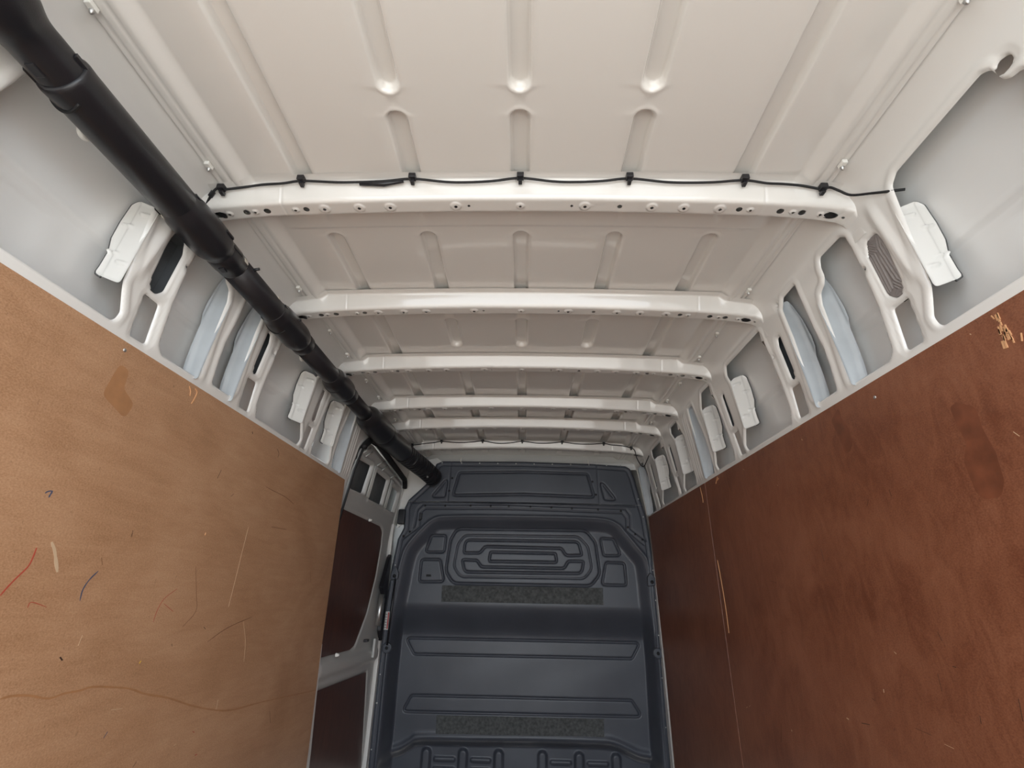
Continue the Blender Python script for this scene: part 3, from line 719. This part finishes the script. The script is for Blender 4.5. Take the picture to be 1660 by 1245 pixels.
def bpos(x, z):
    r = -sdp(x, z, DOME, -1.0) if False else -sdp(x, z, DOME)
    # sdp() is only exact near an outline; deep inside the recess any large value will do
    D = .050 + .095 * sstep(-.060, -.27, z)
    wd = .085 - .035 * sstep(.0, -.3, z)
    d = D * sstep(0, wd, r)
    d = d - .006 * np.exp(-((r + .006) / .008) ** 2)
    inn = sstep(.0, .03, r)
    d = d + inn * (.012 * gro(np.abs(sdp(x, z, RING)), .006) + .007 * gro(np.abs(sdp(x, z, RING2)), .0045))
    d = d - inn * .004 * sstep(.004, -.008, sdp(x, z, RING)) * (1 - sstep(.004, -.008, sdp(x, z, RING2)))
    for p in (TOPC, SLOT, BOTC): sd = sdp(x, z, p); d = d +   .012 * gro(np.abs(sd), .0055) - .004 * sstep(.0, -.012, sd)
    for p in PADS: sd = sdp(x, z, p); d = d + .012 * gro(np.abs(sd), .0055) + .003 * sstep(0, -.01, sd)
    for p in (TRU, TRL): d = d + .011 * gro(np.abs(sdp(x, z, p)), .0048)
    lz = np.interp(x, LX, LZ)
    d = d + sstep(0, .03, r) * (.055 * sstep(.005, -.045, z - lz) - .010 * np.exp(-((z - lz - .018) / .018) ** 2) )
    for c in RIBX:
        q = np.hypot(x - c, (z - np.minimum(z, -.905))) - .028
        d = d - .022 * sstep(.006, -.012, q)
    for a, b in ((0, 1), (1, 2), (3, 4), (4, 5)):
        xa, xb = RIBX[a] + .058, RIBX[b] - .058
        for zz in (-.935, -.985, -1.035):
            q = np.hypot(x - np.clip(x, xa, xb), z - zz) - .011
            d = d - .010 * sstep(.005, -.007, q)
    e = -sdp(x, z, BOUT)
    d = d + .008 * gro(np.abs(e - .030), .0040) * (e < .06) + .010 * sstep(.008, 0, e)
    for tr in (TRACK, TRACK2): d = d + .007 * gro(sdline(x, z, tr), .0045) * (r < 0)
    d = d + .010 * gro(np.abs(z - .578 + .012 * x * x), .004) * (np.abs(x) < .78)
    up = sstep(.575, .585, z)
    WIN = fillet([(-.447, .785), (.016, .797), (.462, .790), (.503, .628), (.017, .640), (-.484, .625)], .02)
    sd = sdp(x, z, WIN); d = d + up * (.012 * gro(np.abs(sd), .007) - .004 * sstep(0, -.01, sd))
    for t in ([(-.628, .614), (-.541, .617), (-.528, .745)], [(.548, .748), (.650, .613), (.577, .614)]):
        sd = sdp(x, z, fillet(t, .012)); d = d + up * (.012 * gro(np.abs(sd), .007) + .006 * sstep(0, -.01, sd))
    for xx in (-.515, .535): d = d + up * .004 * gro(np.abs(x - xx - (.03 if xx > 0 else -.03) * (.7 - z)), .004)
    d = d + .0015 * np.sin(x * 9 + 2 * np.sin(z * 7)) * sstep(-.3, -.5, z)
    return x, YK + d, z
# inside the recess sdp() saturates 12 cm from the outline box, so use an exact large box there
bp_main = sheet('moulded_panel', lines(-.90, .90, .0042), lines(-1.048, .578, .0046), bpos, M['slate'], bk, lambda x, z: np.minimum(-sdp(x, z, BOUT, 1.0), .577 - z))
bp_up = sheet('upper_panel', lines(-.83, .83, .0045), lines(.579, .876, .0045), bpos, M['slate'], bk, lambda x, z: -sdp(x, z, BOUT, 1.0))
def strip_(name, pts, y, k):
    poly = sc(pts, k); us = [p[0] for p in poly]; vv = [p[1] for p in poly]
    def fp(x, z):
        _, yy, _ = bpos(x, z); yb = np.median(yy); return x, np.full(x.shape, yb) - .004 + .0 * z, z
    return prism(name, poly, 'Y', y - .004, y + .02, M['felt'], bk, .0015)
strip_('felt_strip', [(-.514, .042), (.531, .046), (.529, -.053), (-.511, -.056)], YK + .048, ku)['label'] = 'upper charcoal felt strip'
strip_('felt_strip', [(-.492, -.673), (.499, -.667), (.496, -.756), (-.489, -.765)], YK + .143, K)['label'] = 'lower charcoal felt strip'
riv = dome_mesh('rivet', .0055, .004, M['steel']); rivb = dome_mesh('screw', .008, .005, M['rubber'])
for x in (-.575, -.435, -.305, -.175, -.045, .085, .215, .345, .475, .600, .70):
    share('rivet', riv, bk, (x, YK + .001, .856 - .02 * max(0, abs(x) - .5)), (math.pi / 2, 0, 0))
for x, z in ((-.858, -.85), (-.857, -.62), (-.855, -.47), (-.85, -.20), (-.835, .16), (.862, .16), (.863, -.02), (.862, -.22), (.860, -.45), (.857, -.70), (.806, .62), (.83, .50)):
    share('rivet', riv, bk, (x, YK + .002, z), (math.pi / 2, 0, 0))
for x, z in ((-.67, .55), (-.53, .552), (-.355, .555), (-.215, .556), (-.09, .556), (.06, .555), (.205, .552), (.345, .548), (.525, .543), (.68, .537), (-.70, .455), (.72, .43), (-.76, .375), (-.80, .345), (.765, .385), (.81, .35),
             (-.495, .745), (-.51, .655), (.495, .735), (.515, .645)):
    share('screw', rivb, bk, (x, YK + .002, z), (math.pi / 2, 0, 0))
# coat-hook lugs and the thin rod on the left edge
for x, z in ((-.826, .100), (.845, .095)):
    lg = prism('lug', fillet([(x - .028, z - .035), (x + .022, z - .028), (x + .026, z + .012), (x - .004 * np.sign(x), z + .055), (x - .026, z + .02)], .012), 'Y', YK - .026, YK + .006, M['slate'], bk, .005)
    share('screw', rivb, lg, (x, YK - .027, z - .008), (math.pi / 2, 0, 0), (1.4, 1.4, 1.4))
for x, z in ((-.828, -.325), (.846, -.318)):
    n = 20; r0 = .030
    cap = prism('round_cap', [(x + r0 * math.cos(2 * math.pi * k / n), z + r0 * math.sin(2 * math.pi * k / n)) for k in range(n)], 'Y', YK - .022, YK + .006, M['slate'], bk, .006)
    share('screw', rivb, cap, (x, YK - .022, z), (math.pi / 2, 0, 0), (1.2, 1.2, 1.2))
tube('rod', [(-.818, YK - .020, .085), (-.822, YK - .024, -.10), (-.826, YK - .022, -.31)], .0065, M['black'], bk, 10)
stk = bx('warning_sticker', -.862, -.836, YK - .004, YK + .004, -.225, -.12, M['paper'], bk, 0)
bx('red_band', -.846, -.838, YK - .0046, YK - .003, -.220, -.125, M['red'], stk, 0)
for k in range(6): bx('printed_line', -.860, -.849, YK - .0046, YK - .003, -.215 + k * .015, -.210 + k * .015, M['ink'], stk, 0)
vb = bx('vent_slot', -.628, -.600, YK + .030, YK + .048, .095, .107, M['rubber'], bk, .001)
bx('bracket', -.700, -.682, YK - .02, YK + .01, .455, .500, M['black'], bk, .003)
for x in (-.44, .47): tube('top_pin', [(x, YK - .004, .862), (x, YK - .006, .892)], .004, M['clipw'], bk, 8)
bx('hinge_block', -.845, -.800, YK - .03, YK + .01, .42, .52, M['black'], bk, .006)

# ================================================================== black pipe along the left roof corner
AX, AZ = -.768, .788
pipe = empty('roof_pipe', (AX, 2.0, AZ)); tag(pipe, 'long black plastic pipe of jointed sections along the left roof corner', 'pipe')
def axis(y):
    return (AX + np.interp(y, [0, 2.2, 2.6, 2.95, 3.2, 3.4], [0, .012, .030, .065, .115, .16]), y, AZ + np.interp(y, [0, 2.2, 2.6, 2.95, 3.2, 3.4], [0, -.004, -.012, -.020, -.035, -.06]))
def sect(name, prof, m=M['black'], seg=40, par=pipe, squash=0):
    return tube(name, [axis(y) for y, r in prof], [r for y, r in prof], m, par, seg)
def sm(prof):
    P = spline([(a, b, 0) for a, b in prof], 5); return [(p.x, p.y) for p in P]
sect('pipe_section', sm([(.10, .060), (.34, .060), (.40, .058), (.435, .050), (.465, .0395), (.50, .0385), (.57, .0385)]))
sect('pipe_section', [(.530, .0405), (.533, .0430), (.540, .0440), (.555, .0430), (.86, .0420), (.865, .0405)])
sect('coupler', sm([(.815, .0410), (.835, .043), (.86, .0475), (.90, .0485), (.935, .0495), (.965, .0475), (.985, .041), (1.01, .037)]))
sect('collar', [(.985, .036), (.988, .0395), (1.0, .0405), (1.030, .0405), (1.033, .0385), (1.055, .0385), (1.06, .0365)])
sect('pipe_section', [(1.02, .0370), (1.30, .0370), (1.36, .0370)])
sect('coupler', sm([(1.275, .0370), (1.295, .040), (1.315, .0445), (1.36, .0465), (1.40, .0465), (1.43, .047), (1.455, .0445), (1.475, .038)]))
sect('collar', [(1.465, .036), (1.468, .0400), (1.505, .0400), (1.508, .037)])
sect('pipe_section', [(1.48, .0355), (1.75, .0355), (1.82, .0355)])
sect('coupler', sm([(1.755, .0355), (1.775, .041), (1.80, .047), (1.86, .0485), (1.915, .048), (1.94, .040)]))
sect('collar', [(1.93, .036), (1.933, .0400), (1.985, .0400), (1.988, .037)])
sect('pipe_section', [(1.95, .035), (2.15, .035), (2.30, .035)])
sect('coupler', sm([(2.21, .036), (2.235, .050), (2.27, .061), (2.34, .064), (2.46, .065), (2.50, .063)]))
sect('pipe_section', [(2.48, .060), (2.50, .0645), (2.56, .0645), (2.57, .0615), (2.82, .061), (2.84, .058)])
hose = []
for i in range(13):
    y = 2.83 + i * .042
    hose += [(y, .052), (y + .012, .062), (y + .028, .062), (y + .040, .052)]
sect('corrugated_hose', hose + [(3.385, .048)])
# hook tabs, rivet pegs and retaining straps on the pipe
def ptab(y, ang, L, wdt, r, name='hook_tab', m=M['black'], hh=.006):
    c = Vector(axis(y)); n = Vector((math.cos(ang), 0, math.sin(ang))); t = Vector((0, 1, 0)); b = t.cross(n)
    v = []
    for aa in (0, 1):
        for bb in (-.5, .5):
            for cc in (0, 1): v.append(tuple(c + n * (r - .004 + hh * cc) + t * (L * aa) + b * (wdt * bb)))
    _, f = box_vf(0, 1, 0, 1, 0, 1)
    o = mk(name, v, f, m, pipe, smooth=False); bevel(o.data, .001); return o
for y, a, L, w, r in ((.510, .3, .04, .010, .041), (.510, 3.6, .04, .010, .041), (.49, 4.7, .022, .016, .0385), (.83, .6, .03, .012, .043), (.82, 3.7, .05, .006, .044), (.935, .3, .03, .008, .050),
                      (.985, .2, .04, .008, .040), (.975, 3.5, .05, .006, .040), (1.01, 4.8, .018, .014, .0405), (1.28, .5, .03, .010, .039), (1.28, 3.7, .035, .008, .039), (1.455, 3.6, .04, .006, .041), (1.76, .5, .03, .010, .037), (1.93, 3.6, .04, .006, .041)):
    ptab(y, a, L, w, r)
for y, a, L, w, r in ((1.04, .25, .018, .012, .0375), (1.235, .9, .010, .028, .0370), (.835, 3.9, .010, .010, .043)):
    ptab(y, a, L, w, r, 'tape_shred', M['tape'], .0055)
for y, r in ((.560, .0436), (1.33, .0460), (1.815, .0475)):
    n = 24; a0, a1 = 3.5, 5.2
    pts = [(axis(y)[0] + r * math.cos(a0 + (a1 - a0) * k / n), y + .012 * math.sin(k / n * math.pi), axis(y)[2] + r * math.sin(a0 + (a1 - a0) * k / n)) for k in range(n + 1)]
    tube('snap_ridge', pts, .0026, M['rubber'], pipe, 8)
for y, zz in ((.640, .782), (1.615, .795)):
    n = 24
    g = prism('wall_mount', [(y + .016 * math.cos(2 * math.pi * k / n), zz + .018 * math.sin(2 * math.pi * k / n)) for k in range(n)], 'X', -.818, -.808, M['clipw'], pipe, .003)
    tube('mount_stud', [(-.811, y + .010, zz - .004), (-.795, y + .012, zz)], .006, M['black'], g, 10)
for y in (1.09, 1.36): tube('peg', [Vector(axis(y)) + Vector((.030, 0, .012)), Vector(axis(y)) + Vector((.050, 0, .016))], .004, M['black'], pipe, 8)
tube('hose_clamp_screw', [Vector(axis(3.20)) + Vector((.03, -.02, -.050)), Vector(axis(3.20)) + Vector((.035, -.02, -.064))], .007, M['steel'], pipe, 10)

# ================================================================== wiring clipped to the first and last beam
CX = [-.738, -.544, -.267, 0, .267, .544, .724]
_v, _f = box_vf(-.0085, .0085, -.008, .008, -.010, .004)
cc_me = mesh('cable_clip', _v, _f, M['black'], False); bevel(cc_me, .0015)
_v, _f = box_vf(-.0045, .0045, -.004, .010, -.017, -.008)
cn_me = mesh('clip_tongue', _v, _f, M['black'], False); bevel(cn_me, .001)
def wiring(y0, label, sag, tail):
    root = empty('wiring_cable', (0, y0, .935)); tag(root, label, 'cable', 'cables clipped to the roof beams')
    pts = []
    if tail == 'near': pts += [(-.790, y0 + .030, .872), (-.780, y0 + .022, .888), (-.766, y0 + .010, .899), (-.752, y0 + .002, .908)]
    else: pts += [(-.79, y0 + .03, .87), (-.765, y0 + .01, .905)]
    for i, x in enumerate(CX):
        z = float(roofz(np.array([x]))[0]) - .012
        pts.append((x, y0 + .004, z))
        if i < len(CX) - 1:
            x2 = CX[i + 1]; z2 = float(roofz(np.array([x2]))[0]) - .012; k = sag * (.6 + .8 * random.random()) * (1 if abs(x2 - x) > .22 else .7)
            for t, q in ((.3, .8), (.5, 1.0), (.75, .6)):
                zz = float(roofz(np.array([x * (1 - t) + x2 * t]))[0]) - .013 - k * q
                pts.append((x * (1 - t) + x2 * t, y0 + .006 + k * q * .33 , zz))
    if tail == 'near': pts += [(.742, y0 + .002, .910), (.762, y0 + .004, .902), (.782, y0 - .002, .882), (.797, y0 - .04, .850), (.809, y0 - .068, .828), (.835, y0 - .08, .822)]
    else: pts += [(.745, y0 + .0, .89), (.755, y0 + .0, .84), (.775, y0 - .01, .79), (.79, y0 - .03, .775), (.80, y0 - .07, .80), (.812, y0 - .10, .83)]
    tube('cable', spline(pts, 5), .0030, M['rubber'], root, 8)
    for x in CX:
        z = float(roofz(np.array([x]))[0]) - .008
        c = share('cable_clip', cc_me, root, (x, y0 - .001, z))
        share('clip_tongue', cn_me, c, (x, y0 + .003, z))
    if tail == 'near':
        tube('tape_wrap', [(-.400, y0 + .010, .930), (-.34, y0 + .010, .930), (-.29, y0 + .006, .935)], [.004, .0062, .0035], M['black'], root, 10)
        tube('cable_joint', [(-.774, y0 + .016, .896), (-.764, y0 + .010, .906)], [.006, .006], M['black'], root, 10)
    return root
wiring(YB[0], 'thin black cable clipped along the rearmost roof beam', .006, 'near')
wiring(YB[5], 'thin black cable sagging between clips on the beam above the bulkhead', .011, 'far')
